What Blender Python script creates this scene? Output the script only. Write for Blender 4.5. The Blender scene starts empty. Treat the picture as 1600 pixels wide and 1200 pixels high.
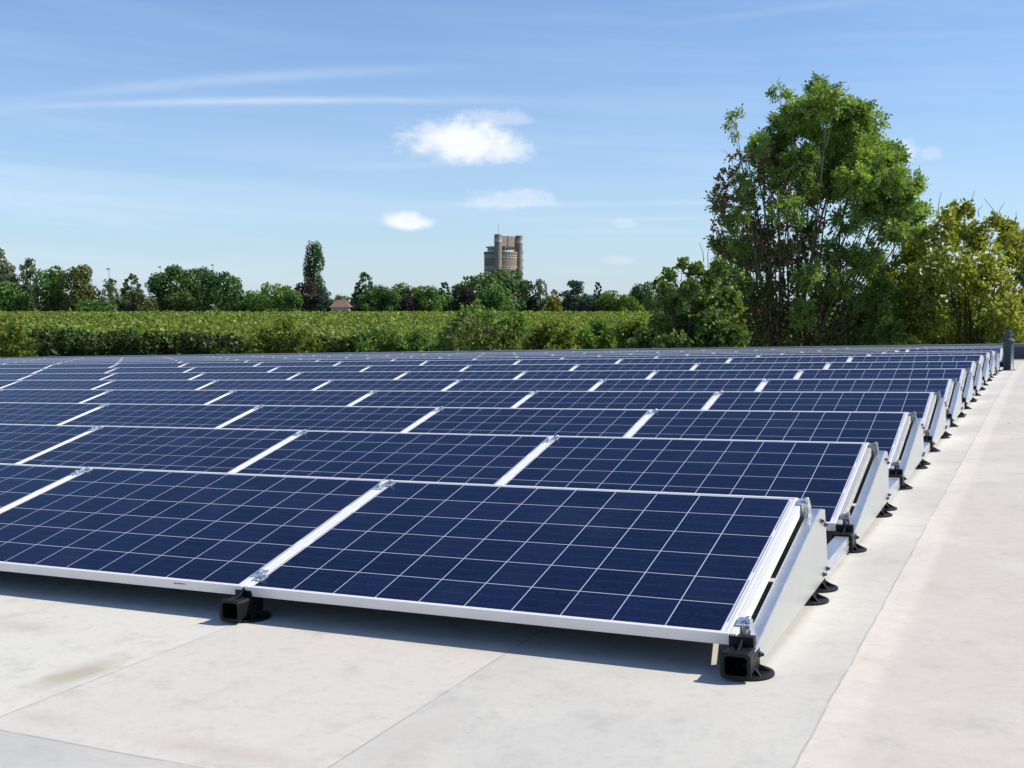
import bpy, math, random
import numpy as np
from mathutils import Matrix, Vector
from math import sin, cos, tan, pi, radians, sqrt, atan2

S = bpy.context.scene
COL = S.collection

# ------------------------------------------------------------------ frames
# Roof frame: origin at the front right corner of the nearest solar panel, x along the rows, y across them.
RCAM = np.array([0.805, -3.013, 0.886]); RYAW, RPIT, RROL = -0.44573, -0.05861, -0.02741
FPX = 1761.6                    # focal length in pixels of a 1600 px wide frame
HOR = 475.0                     # the level horizon in the same pixels
EYE = 5.0                       # eye height above the field
WP = -math.atan((600 - HOR) / FPX)

def axes(yaw, pit, rol):
    f = np.array([sin(yaw)*cos(pit), cos(yaw)*cos(pit), sin(pit)])
    r = np.array([cos(yaw), -sin(yaw), 0.0]); u = np.cross(r, f)
    return r*cos(rol) + u*sin(rol), -r*sin(rol) + u*cos(rol), f
rr, ru, rf = axes(RYAW, RPIT, RROL)
wr, wu, wf = axes(0, WP, 0)
M3 = np.outer(wr, rr) + np.outer(wu, ru) + np.outer(wf, rf)
CAMW = np.array([0, 0, EYE])
T3 = CAMW - M3 @ RCAM
RM = Matrix([list(M3[i]) + [T3[i]] for i in range(3)] + [[0, 0, 0, 1]])

# ------------------------------------------------------------------ camera
cam = bpy.data.cameras.new('camera'); co = bpy.data.objects.new('camera', cam); COL.objects.link(co)
co.location = CAMW; co.rotation_euler = (pi/2 + WP, 0, 0)
cam.sensor_fit = 'HORIZONTAL'; cam.sensor_width = 36; cam.lens = 36*FPX/1600
cam.clip_start = 0.05; cam.clip_end = 20000
S.camera = co

# ------------------------------------------------------------------ sun and sky
sd = M3 @ (np.array([0.92, 0.44, 1.0]))
sd = sd/np.linalg.norm(sd)
SUN_EL = math.asin(sd[2]); SUN_AZ = atan2(sd[0], sd[1])
sun = bpy.data.lights.new('sun', 'SUN'); sun.energy = 4.7; sun.angle = radians(0.5); sun.color = (1, .945, .845)
so = bpy.data.objects.new('sun', sun); COL.objects.link(so); so.location = (40, 40, 60)
so.rotation_euler = Vector(sd).to_track_quat('Z', 'Y').to_euler()

W = bpy.data.worlds.new('World'); S.world = W; W.use_nodes = True
def world():
    nt = W.node_tree; N = nt.nodes; L = nt.links; N.clear()
    out = N.new('ShaderNodeOutputWorld'); bg = N.new('ShaderNodeBackground'); bg.inputs[1].default_value = SKY
    sk = N.new('ShaderNodeTexSky'); sk.sky_type = 'NISHITA'; sk.sun_disc = False
    sk.sun_elevation = SUN_EL; sk.sun_rotation = SUN_AZ
    sk.altitude = 0; sk.air_density = 1.0; sk.dust_density = 0.35; sk.ozone_density = 2.5
    def val(v): n = N.new('ShaderNodeValue'); n.outputs[0].default_value = v; return n.outputs[0]
    def m(op, a, b=None, c=None, clamp=False):
        n = N.new('ShaderNodeMath'); n.operation = op; n.use_clamp = clamp
        for i, x in enumerate((a, b, c)):
            if x is None: continue
            if isinstance(x, (int, float)): n.inputs[i].default_value = x
            else: L.new(x, n.inputs[i])
        return n.outputs[0]
    tc = N.new('ShaderNodeTexCoord'); sp = N.new('ShaderNodeSeparateXYZ'); L.new(tc.outputs['Generated'], sp.inputs[0])
    x, y, z = sp.outputs
    az = m('ARCTAN2', x, y)
    el = m('ARCSINE', z)
    # thin cirrus: noise stretched along the horizon
    def noise(sx, sy, off, scale, det, rough):
        cb = N.new('ShaderNodeCombineXYZ')
        L.new(m('MULTIPLY', az, sx), cb.inputs[0]); L.new(m('ADD', m('MULTIPLY', el, sy), m('MULTIPLY', az, off)), cb.inputs[1])
        nz = N.new('ShaderNodeTexNoise'); nz.inputs['Scale'].default_value = scale; nz.inputs['Detail'].default_value = det
        nz.inputs['Roughness'].default_value = rough; L.new(cb.outputs[0], nz.inputs[0]); return nz.outputs[0]
    a = noise(1.6, 22, 1.2, 2.0, 5, .55); b = noise(1.2, 3.5, 0, 1.5, 2, .5)
    ci = m('MULTIPLY', m('MULTIPLY', m('SUBTRACT', a, .44), 2.8, clamp=True), m('MULTIPLY', m('SUBTRACT', b, .36), 3.0, clamp=True))
    ci = m('MULTIPLY', ci, m('MULTIPLY', m('SUBTRACT', 1.0, m('MULTIPLY', m('ABSOLUTE', el), 2.6), clamp=True), .60))
    # vapour trails: long shallow arcs (azimuth, elevation in radians)
    def trail(a0, a1, e0, k1, k2, w, amp, soft):
        t = m('SUBTRACT', az, a0)
        e = m('ADD', m('ADD', m('MULTIPLY', t, k1), m('MULTIPLY', m('MULTIPLY', t, t), k2)), e0)
        d = m('DIVIDE', m('SUBTRACT', el, e), w)
        g = m('EXPONENT', m('MULTIPLY', m('MULTIPLY', d, d), -1.0))
        s1 = m('DIVIDE', m('SUBTRACT', az, a0), soft, clamp=True); s2 = m('DIVIDE', m('SUBTRACT', a1, az), soft, clamp=True)
        return m('MULTIPLY', m('MULTIPLY', g, amp), m('MULTIPLY', s1, s2))
    streak = noise(9, 40, 0, 2.0, 4, .6)
    tr = trail(-.46, .03, .150, .125, -.155, .0030, .38, .2)
    for q in ((-.46, .0, .151, .215, -.22, .0046, .24, .2), (-.6, -.05, .098, -.05, .0, .006, .16, .2), (-.6, .1, .115, -.06, .0, .010, .12, .2),
              (-.12, .22, .0865, .004, 0, .0022, .14, .08), (-.02, .20, .0735, .004, 0, .0022, .12, .06), (.02, .2, .0635, .0, 0, .002, .12, .05),
              (-.2, .0, .117, .03, 0, .003, .12, .08), (.12, .34, .236, .06, 0, .003, .08, .07), (-.3, .1, .135, -.03, .02, .012, .08, .12)):
        tr = m('ADD', tr, trail(*q))
    tr = m('MULTIPLY', tr, m('ADD', m('MULTIPLY', streak, 1.1), .45))
    cover = m('ADD', ci, tr, clamp=True)
    # pale air low over the fields
    lowf = m('MULTIPLY', m('EXPONENT', m('MULTIPLY', m('ABSOLUTE', el), -6.5)), .55)
    mx = N.new('ShaderNodeMix'); mx.data_type = 'RGBA'; L.new(lowf, mx.inputs['Factor']); 
    gm = N.new('ShaderNodeMix'); gm.data_type = 'RGBA'; gm.blend_type = 'MULTIPLY'; gm.inputs['Factor'].default_value = 1
    L.new(sk.outputs[0], gm.inputs[6]); gm.inputs[7].default_value = SKYTINT
    L.new(gm.outputs[2], mx.inputs[6]); mx.inputs[7].default_value = AIR
    mc = N.new('ShaderNodeMix'); mc.data_type = 'RGBA'; L.new(cover, mc.inputs['Factor'])
    L.new(mx.outputs[2], mc.inputs[6]); mc.inputs[7].default_value = CIRRUS
    # small fair weather clouds
    def cn(scale, det, off, sq=1.5):
        cb = N.new('ShaderNodeCombineXYZ'); L.new(m('ADD', az, off), cb.inputs[0]); L.new(m('MULTIPLY', el, sq), cb.inputs[1])
        nz = N.new('ShaderNodeTexNoise'); nz.inputs['Scale'].default_value = scale; nz.inputs['Detail'].default_value = det
        nz.inputs['Roughness'].default_value = .62; nz.inputs['Distortion'].default_value = .3; L.new(cb.outputs[0], nz.inputs[0]); return nz.outputs[0]
    fine, soft = cn(70, 7, 3.3), cn(26, 5, 1.7)
    col = mc.outputs[2]
    for a0, e0, ra, re, slant, amp, rag in CLOUDS:
        u = m('DIVIDE', m('SUBTRACT', az, a0), ra); v = m('SUBTRACT', m('DIVIDE', m('SUBTRACT', el, e0), re), m('MULTIPLY', u, slant))
        v = m('MAXIMUM', v, m('MULTIPLY', v, -1.35))
        d = m('SQRT', m('ADD', m('MULTIPLY', u, u), m('MULTIPLY', v, v)))
        d = m('ADD', d, m('MULTIPLY', m('SUBTRACT', fine, .5), rag)); d = m('ADD', d, m('MULTIPLY', m('SUBTRACT', soft, .5), rag*1.5))
        mr = N.new('ShaderNodeMapRange'); mr.interpolation_type = 'SMOOTHSTEP'; L.new(d, mr.inputs[0])
        mr.inputs[1].default_value = 1.12; mr.inputs[2].default_value = .42; mr.inputs[3].default_value = 0; mr.inputs[4].default_value = amp
        q = N.new('ShaderNodeMix'); q.data_type = 'RGBA'; L.new(mr.outputs[0], q.inputs['Factor'])
        t = N.new('ShaderNodeMix'); t.data_type = 'RGBA'; L.new(m('MULTIPLY', m('SUBTRACT', soft, .40), 3.0, clamp=True), t.inputs['Factor'])
        t.inputs[6].default_value = (7.9, 8.1, 8.5, 1); t.inputs[7].default_value = (7.2, 7.45, 8.0, 1)
        L.new(col, q.inputs[6]); L.new(t.outputs[2], q.inputs[7]); col = q.outputs[2]
    L.new(col, bg.inputs[0]); L.new(bg.outputs[0], out.inputs[0])
SKY = 0.104
CLOUDS = [(-.041, .138, .062, .0235, -.12, .93, .62), (-.014, .160, .040, .009, -.05, .30, 1.1), (-.0900, .0705, .026, .0105, -.05, .92, .8), (.000, .090, .042, .012, 0, .34, 1.0), (.100, .0695, .014, .0065, 0, .22, 1.0),
          (.094, .038, .017, .005, 0, .16, 1.0), (.330, .1245, .015, .014, 0, .42, .9), (.353, .1225, .010, .007, 0, .22, .9)]
SKYTINT = (.86, .985, 1.20, 1); AIR = (4.35, 5.7, 7.0, 1); CIRRUS = (6.2, 7.2, 8.3, 1)
world()

S.view_settings.view_transform = 'Standard'; S.view_settings.look = 'None'
S.view_settings.exposure = 0.30; S.view_settings.gamma = 1; S.view_settings.use_curve_mapping = False
S.render.engine = 'CYCLES'
S.cycles.use_denoising = True
S.cycles.diffuse_bounces = 3; S.cycles.glossy_bounces = 4; S.cycles.transparent_max_bounces = 8
S.cycles.max_bounces = 8

# ------------------------------------------------------------------ helpers
def link(o): COL.objects.link(o); return o
def tag(o, label=None, cat=None, group=None, kind=None):
    if label: o['label'] = label
    if cat: o['category'] = cat
    if group: o['group'] = group
    if kind: o['kind'] = kind
    return o
def empty(name, mw):
    o = bpy.data.objects.new(name, None); o.empty_display_size = .1; link(o); o.matrix_world = mw; return o

class MB:
    def __init__(s): s.v = []; s.f = []; s.mi = []; s.tone = []
    def add(s, v, f, mi=0, tone=0.5):
        b = len(s.v); s.v += [tuple(p) for p in v]; s.f += [tuple(b+i for i in q) for q in f]
        s.mi += [mi]*len(f); s.tone += [tone]*len(f)
    def box(s, x0, x1, y0, y1, z0, z1, mi=0):
        s.add([(x0,y0,z0),(x1,y0,z0),(x1,y1,z0),(x0,y1,z0),(x0,y0,z1),(x1,y0,z1),(x1,y1,z1),(x0,y1,z1)],
              [(0,3,2,1),(4,5,6,7),(0,1,5,4),(1,2,6,5),(2,3,7,6),(3,0,4,7)], mi)
    def tube(s, pts, rad, n=8, mi=0, cap=True, tone=.5):
        pts = [Vector(p) for p in pts]; b = len(s.v); k = len(pts)
        if not hasattr(rad, '__len__'): rad = [rad]*k
        ref = Vector((0.31, 0.93, 0.2))
        for i, p in enumerate(pts):
            d = (pts[min(i+1, k-1)] - pts[max(i-1, 0)]).normalized()
            a = d.cross(ref if abs(d.dot(ref)) < .9 else Vector((1, 0, 0))).normalized(); c = d.cross(a)
            for j in range(n):
                t = 2*pi*j/n; s.v.append(tuple(p + (a*cos(t) + c*sin(t))*rad[i]))
        fs = []
        for i in range(k-1):
            for j in range(n):
                j2 = (j+1) % n; fs.append((b+i*n+j, b+i*n+j2, b+(i+1)*n+j2, b+(i+1)*n+j))
        if cap: fs.append(tuple(b+j for j in reversed(range(n)))); fs.append(tuple(b+(k-1)*n+j for j in range(n)))
        s.f += fs; s.mi += [mi]*len(fs); s.tone += [tone]*len(fs)
    def lathe(s, prof, cx=0, cy=0, n=24, a0=0, a1=2*pi, mi=0):
        b = len(s.v); full = abs(a1-a0-2*pi) < 1e-6; k = n if full else n+1
        for r, z in prof:
            for j in range(k):
                t = a0 + (a1-a0)*j/n; s.v.append((cx+r*cos(t), cy+r*sin(t), z))
        fs = []
        for i in range(len(prof)-1):
            for j in range(n):
                j2 = (j+1) % k; fs.append((b+i*k+j, b+i*k+j2, b+(i+1)*k+j2, b+(i+1)*k+j))
        s.f += fs; s.mi += [mi]*len(fs); s.tone += [.5]*len(fs)
    def build(s, name, mats, parent=None, mw=None, smooth=False, bevel=0, tone=False):
        me = bpy.data.meshes.new(name); me.from_pydata(s.v, [], s.f)
        if not isinstance(mats, (list, tuple)): mats = [mats]
        for m in mats: me.materials.append(m)
        if len(mats) > 1: me.polygons.foreach_set('material_index', s.mi)
        if tone:
            at = me.attributes.new('tone', 'FLOAT', 'FACE'); at.data.foreach_set('value', s.tone)
        me.update()
        o = bpy.data.objects.new(name, me); link(o)
        if parent: o.parent = parent
        if mw is not None: o.matrix_world = mw
        if smooth: me.shade_smooth()
        if bevel:
            b = o.modifiers.new('bevel', 'BEVEL'); b.width = bevel; b.segments = 2; b.limit_method = 'ANGLE'; b.angle_limit = radians(50)
        return o

class NT:
    """small helper around a material's node tree"""
    def __init__(s, name):
        s.m = bpy.data.materials.new(name); s.m.use_nodes = True; s.N = s.m.node_tree.nodes; s.L = s.m.node_tree.links
        s.b = s.N['Principled BSDF']; s.out = s.N['Material Output']
    def new(s, t): return s.N.new(t)
    def plug(s, i, x):
        if isinstance(x, (int, float, tuple, list)): i.default_value = x
        else: s.L.new(x, i)
    def math(s, op, a, b=None, c=None, clamp=False):
        n = s.new('ShaderNodeMath'); n.operation = op; n.use_clamp = clamp
        for i, x in enumerate((a, b, c)):
            if x is not None: s.plug(n.inputs[i], x)
        return n.outputs[0]
    def coord(s, kind='Object'): return s.new('ShaderNodeTexCoord').outputs[kind]
    def xyz(s, v): n = s.new('ShaderNodeSeparateXYZ'); s.L.new(v, n.inputs[0]); return n.outputs
    def comb(s, x=0, y=0, z=0):
        n = s.new('ShaderNodeCombineXYZ')
        for i, q in enumerate((x, y, z)): s.plug(n.inputs[i], q)
        return n.outputs[0]
    def noise(s, v, scale, det=3, rough=.5, dist=0):
        n = s.new('ShaderNodeTexNoise'); s.L.new(v, n.inputs['Vector']); n.inputs['Scale'].default_value = scale
        n.inputs['Detail'].default_value = det; n.inputs['Roughness'].default_value = rough; n.inputs['Distortion'].default_value = dist
        return n.outputs[0]
    def mix(s, f, a, b, blend='MIX'):
        n = s.new('ShaderNodeMix'); n.data_type = 'RGBA'; n.blend_type = blend
        s.plug(n.inputs['Factor'], f); s.plug(n.inputs[6], a); s.plug(n.inputs[7], b); return n.outputs[2]
    def step(s, x, lo, hi):
        n = s.new('ShaderNodeMapRange'); n.interpolation_type = 'SMOOTHSTEP'; s.plug(n.inputs[0], x)
        n.inputs[1].default_value = lo; n.inputs[2].default_value = hi; return n.outputs[0]
    def bump(s, h, strength, dist):
        n = s.new('ShaderNodeBump'); s.plug(n.inputs['Height'], h); n.inputs['Strength'].default_value = strength
        n.inputs['Distance'].default_value = dist; s.L.new(n.outputs[0], s.b.inputs['Normal'])
    def set(s, **k):
        names = dict(color='Base Color', rough='Roughness', metal='Metallic', spec='Specular IOR Level', ior='IOR', coat='Coat Weight', coatr='Coat Roughness')
        for a, x in k.items(): s.plug(s.b.inputs[names[a]], x)
        return s

def C(r, g, b): return (r, g, b, 1)

# ------------------------------------------------------------------ materials
def mat_roof():
    t = NT('roof membrane'); v = t.coord(); x, y, z = t.xyz(v)
    wob = t.math('MULTIPLY', t.math('SUBTRACT', t.noise(v, 2.2, 5, .6), .5), .024)
    wob2 = t.math('MULTIPLY', t.math('SUBTRACT', t.noise(v, 1.1, 3, .5), .5), .03)
    lines = None; tones = []
    xs = t.math('ADD', x, wob); ys = t.math('ADD', y, wob2)
    def seam(c, p, w, lo=None, hi=None, q=None):
        d = t.math('ABSOLUTE', t.math('SUBTRACT', c, p)); m = t.math('SUBTRACT', 1.0, t.step(d, w*.3, w))
        if lo is not None: m = t.math('MULTIPLY', m, t.math('GREATER_THAN', q, lo))
        if hi is not None: m = t.math('MULTIPLY', m, t.math('LESS_THAN', q, hi))
        return m
    acc = t.math('MULTIPLY', seam(xs, .30, .0042), .8)
    for s_ in (seam(x, -1.65, .0045), seam(x, -.655, .0045, None, 30, y), seam(ys, -1.075, .005, None, -.655, x), seam(y, 2.35, .005, -.655, .30, x),
               seam(y, 4.86, .005, .30, None, x), seam(y, 8.1, .005, -.655, .3, x), seam(y, 12.2, .006, .3, None, x), seam(y, -2.9, .005, .3, None, x)):
        acc = t.math('MAXIMUM', acc, s_)
    base = C(0.499, 0.477, 0.425)
    col = t.mix(t.math('GREATER_THAN', xs, .30), base, C(0.512, 0.465, 0.407))                       # right hand sheet, pinker
    mid = t.math('MULTIPLY', t.math('GREATER_THAN', x, -1.65), t.math('LESS_THAN', x, -.655))
    col = t.mix(mid, col, C(0.548, 0.508, 0.454))
    col = t.mix(t.math('LESS_THAN', x, -1.65), col, C(0.575, 0.551, 0.486))
    low = t.math('MULTIPLY', t.math('LESS_THAN', ys, -1.075), t.math('LESS_THAN', x, -.655))
    col = t.mix(low, col, C(0.445, 0.434, 0.397))
    # weathering
    n1 = t.noise(v, 1.3, 5, .62, .4); n2 = t.noise(v, 7.0, 5, .65); n3 = t.noise(v, 90, 2, .6)
    col = t.mix(t.math('MULTIPLY', t.step(n1, .42, .70), .50), col, C(0.605, 0.573, 0.501))
    col = t.mix(t.math('MULTIPLY', t.step(n2, .50, .78), .55), col, C(0.356, 0.336, 0.301))
    col = t.mix(t.math('MULTIPLY', t.step(n3, .55, .75), .10), col, C(0.321, 0.306, 0.276))
    # dirt that gathers along the laps
    near = t.math('MULTIPLY', t.math('SUBTRACT', 1.0, t.step(t.math('ABSOLUTE', t.math('SUBTRACT', x, .36)), .0, .11)), t.step(t.noise(v, 9, 5, .7), .52, .72))
    col = t.mix(t.math('MULTIPLY', near, .35), col, C(0.356, 0.290, 0.226))
    # lighter glue strip right of the long lap
    strip = t.math('MULTIPLY', t.math('GREATER_THAN', xs, .30), t.math('SUBTRACT', 1.0, t.step(t.math('ADD', x, t.math('MULTIPLY', wob, 2.0)), .37, .43)))
    col = t.mix(t.math('MULTIPLY', strip, t.math('ADD', .35, t.math('MULTIPLY', t.step(n2, .35, .6), .4))), col, C(0.622, 0.574, 0.496))
    n4 = t.noise(v, 26, 5, .7)
    col = t.mix(t.math('MULTIPLY', t.step(n4, .48, .76), .42), col, C(0.373, 0.357, 0.328))
    col = t.mix(t.math('MULTIPLY', t.step(t.noise(v, 2.6, 4, .6, .8), .54, .72), .32), col, C(0.591, 0.549, 0.476))
    grit = t.step(t.noise(v, 260, 2, .5), .66, .74)
    col = t.mix(t.math('MULTIPLY', grit, .22), col, C(0.229, 0.207, 0.185))
    # brownish stain
    def stain(cx, cy, rx, ry, amt, c):
        a = t.math('DIVIDE', t.math('SUBTRACT', x, cx), rx); b = t.math('DIVIDE', t.math('SUBTRACT', y, cy), ry)
        d = t.math('SQRT', t.math('ADD', t.math('MULTIPLY', a, a), t.math('MULTIPLY', b, b)))
        d = t.math('ADD', d, t.math('MULTIPLY', t.math('SUBTRACT', n2, .5), 1.6))
        nonlocal col
        col = t.mix(t.math('MULTIPLY', t.math('SUBTRACT', 1.0, t.step(d, .1, 1.0)), amt), col, c)
    stain(-1.74, -.66, .10, .26, .62, C(0.330, 0.263, 0.167)); stain(-2.35, -.34, .30, .10, .35, C(0.402, 0.350, 0.258))
    stain(-.95, -.98, .45, .07, .30, C(0.374, 0.315, 0.258)); stain(-1.5, -.97, .16, .07, .28, C(0.402, 0.332, 0.276)); stain(.43, 1.2, .05, .14, .25, C(0.402, 0.324, 0.250))
    stain(-.8, -.05, .35, .10, .22, C(0.402, 0.358, 0.283)); stain(-.55, -.75, .10, .40, .25, C(0.402, 0.350, 0.301)); stain(1.1, 2.2, .5, .3, .18, C(0.445, 0.385, 0.351))
    dd = t.math('SQRT', t.math('ADD', t.math('POWER', t.math('SUBTRACT', x, .50), 2), t.math('POWER', t.math('SUBTRACT', y, 7.25), 2)))
    col = t.mix(t.math('LESS_THAN', dd, .016), col, C(0.107, 0.096, 0.083))
    breakup = t.step(t.noise(v, 5.0, 3, .6), .32, .55)
    col = t.mix(t.math('MULTIPLY', acc, t.math('ADD', t.math('MULTIPLY', breakup, .34), .10)), col, C(0.143, 0.126, 0.110))
    t.set(color=col, rough=.72, spec=.28)
    h = t.math('ADD', t.math('MULTIPLY', n2, .6), t.math('MULTIPLY', n3, .12))
    h = t.math('ADD', h, t.math('MULTIPLY', t.math('GREATER_THAN', xs, .30), 1.3))
    h = t.math('ADD', h, t.math('MULTIPLY', t.math('LESS_THAN', x, -.655), .9))
    h = t.math('ADD', h, t.math('MULTIPLY', t.math('LESS_THAN', x, -1.65), -.9)); h = t.math('ADD', h, t.math('MULTIPLY', t.noise(v, 2.0, 2, .4, 1.2), 1.2))
    t.bump(h, .35, .006)
    return t.m

PW, PD, PT = 1.668, 0.99, 0.035     # panel width, depth, thickness
PX, PY = 1.680, 1.7296              # spacing of the panels in a row, spacing of the rows
TILT = 0.2323
def mat_cells():
    t = NT('solar cells under glass'); v = t.coord(); x, y, z = t.xyz(v)
    oi = t.new('ShaderNodeObjectInfo').outputs['Random']
    mx, my, g = .027, .0165, .0030
    cw, ch = (PW-2*mx+g)/10, (PD-2*my+g)/6
    u = t.math('DIVIDE', t.math('SUBTRACT', x, mx), cw); w = t.math('DIVIDE', t.math('SUBTRACT', y, my), ch)
    fu, fw = t.math('FRACT', u), t.math('FRACT', w)
    inu = t.math('LESS_THAN', fu, 1-g/cw); inw = t.math('LESS_THAN', fw, 1-g/ch)
    inside = t.math('MULTIPLY', t.math('MULTIPLY', t.math('GREATER_THAN', u, 0), t.math('LESS_THAN', u, 10)), t.math('MULTIPLY', t.math('GREATER_THAN', w, 0), t.math('LESS_THAN', w, 6)))
    cell = t.math('MULTIPLY', inside, t.math('MULTIPLY', inu, inw))
    wn = t.new('ShaderNodeTexWhiteNoise'); wn.noise_dimensions = '3D'
    t.L.new(t.comb(t.math('FLOOR', u), t.math('FLOOR', w), t.math('MULTIPLY', oi, 57)), wn.inputs[0])
    vo = t.new('ShaderNodeTexVoronoi'); vo.inputs['Scale'].default_value = 45; t.L.new(v, vo.inputs['Vector'])
    cr = t.xyz(vo.outputs['Color'])[0]
    k = t.math('ADD', t.math('MULTIPLY', wn.outputs[0], .6), t.math('MULTIPLY', cr, .4))
    col = t.mix(k, C(.0046, .0088, .029), C(.0090, .0180, .060))
    col = t.mix(t.math('MULTIPLY', t.math('GREATER_THAN', wn.outputs[0], .80), .35), col, C(.016, .012, .045))
    col = t.mix(t.math('MULTIPLY', oi, .45), col, C(.0055, .0130, .042))
    # busbars
    fb = t.math('ABSOLUTE', t.math('SUBTRACT', t.math('FRACT', t.math('MULTIPLY', fw, 3.0*1.0)), .5))
    bus = t.math('LESS_THAN', fb, .010)
    dash = t.math('GREATER_THAN', t.math('FRACT', t.math('MULTIPLY', x, 45)), .25)
    col = t.mix(t.math('MULTIPLY', t.math('MULTIPLY', bus, dash), .45), col, C(.10, .12, .19))
    # ribbon ends in the white margins
    mgn = t.math('MAXIMUM', t.math('MULTIPLY', t.math('GREATER_THAN', x, PW-.0225), t.math('LESS_THAN', x, PW-.0185)), t.math('MULTIPLY', t.math('GREATER_THAN', x, .0185), t.math('LESS_THAN', x, .0225)))
    seg = t.math('GREATER_THAN', t.math('FRACT', t.math('MULTIPLY', w, .5)), .16)
    seg = t.math('MULTIPLY', seg, t.math('MULTIPLY', t.math('GREATER_THAN', w, .1), t.math('LESS_THAN', w, 5.9)))
    sheet = t.mix(t.math('MULTIPLY', t.math('MULTIPLY', mgn, seg), .85), C(.66, .67, .70), C(.14, .15, .18))
    sheet = t.mix(inside, sheet, C(.46, .49, .57))
    col = t.mix(cell, sheet, col)
    dust = t.noise(v, 2.2, 4, .6)
    col = t.mix(t.math('MULTIPLY', t.step(dust, .5, .85), .022), col, C(.5, .48, .44))
    t.set(color=col, rough=t.math('ADD', .09, t.math('MULTIPLY', dust, .06)), ior=1.22, spec=.25)
    return t.m

def simple(name, c, rough=.5, metal=0, var=0, scale=20, spec=.5, c2=None, bump=0, bscale=None):
    t = NT(name); v = t.coord()
    if var:
        n = t.noise(v, scale, 4, .6)
        c2 = c2 or C(*(q*(1-var) for q in c[:3]))
        t.set(color=t.mix(t.step(n, .3, .7), c, c2), rough=t.math('ADD', rough-.06, t.math('MULTIPLY', n, .12)))
    else: t.set(color=c, rough=rough)
    t.set(metal=metal, spec=spec)
    if bump: t.bump(t.noise(v, bscale or scale*3, 3, .6), bump, .004)
    return t.m

def mat_galv():
    t = NT('galvanised sheet'); v = t.coord(); vo = t.new('ShaderNodeTexVoronoi'); vo.inputs['Scale'].default_value = 60
    t.L.new(v, vo.inputs['Vector']); s_ = t.xyz(vo.outputs['Color'])[0]; n = t.noise(v, 4, 4, .6)
    k = t.math('ADD', t.math('MULTIPLY', s_, .3), t.math('MULTIPLY', n, .7))
    t.set(color=t.mix(k, C(.58, .60, .59), C(.72, .735, .72)), rough=t.math('ADD', .27, t.math('MULTIPLY', k, .14)), metal=.86)
    return t.m

def foliage(name, dark, light, trans=.36, gloss=.015):
    m = bpy.data.materials.new(name); m.use_nodes = True; N = m.node_tree.nodes; L = m.node_tree.links; N.clear()
    out = N.new('ShaderNodeOutputMaterial'); at = N.new('ShaderNodeAttribute'); at.attribute_name = 'tone'
    mx = N.new('ShaderNodeMix'); mx.data_type = 'RGBA'; L.new(at.outputs['Fac'], mx.inputs['Factor'])
    mx.inputs[6].default_value = C(*dark); mx.inputs[7].default_value = C(*light)
    d = N.new('ShaderNodeBsdfDiffuse'); L.new(mx.outputs[2], d.inputs[0])
    tr = N.new('ShaderNodeBsdfTranslucent')
    m2 = N.new('ShaderNodeMix'); m2.data_type = 'RGBA'; m2.blend_type = 'MULTIPLY'; m2.inputs['Factor'].default_value = 1
    L.new(mx.outputs[2], m2.inputs[6]); m2.inputs[7].default_value = C(1.5, 1.45, .7); L.new(m2.outputs[2], tr.inputs[0])
    s1 = N.new('ShaderNodeMixShader'); s1.inputs[0].default_value = trans; L.new(d.outputs[0], s1.inputs[1]); L.new(tr.outputs[0], s1.inputs[2])
    g = N.new('ShaderNodeBsdfGlossy'); g.inputs['Roughness'].default_value = .45; g.inputs[0].default_value = C(.9, .95, .9)
    s2 = N.new('ShaderNodeMixShader'); s2.inputs[0].default_value = gloss; L.new(s1.outputs[0], s2.inputs[1]); L.new(g.outputs[0], s2.inputs[2])
    L.new(s2.outputs[0], out.inputs[0]); return m

def mat_brick(name, c1, c2):
    t = NT(name); v = t.coord(); b = t.new('ShaderNodeTexBrick'); 
    b.inputs['Scale'].default_value = 1; b.inputs['Brick Width'].default_value = .5; b.inputs['Row Height'].default_value = .16
    b.inputs['Color1'].default_value = c1; b.inputs['Color2'].default_value = c2; b.inputs['Mortar'].default_value = C(.30, .26, .22)
    x, y, z = t.xyz(v); t.L.new(t.comb(t.math('ADD', x, y), z, 0), b.inputs['Vector'])
    n = t.noise(v, .25, 4, .6)
    t.set(color=t.mix(t.math('MULTIPLY', t.step(n, .35, .75), .35), b.outputs[0], C(.13, .10, .08)), rough=.9, spec=.2)
    return t.m

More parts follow.
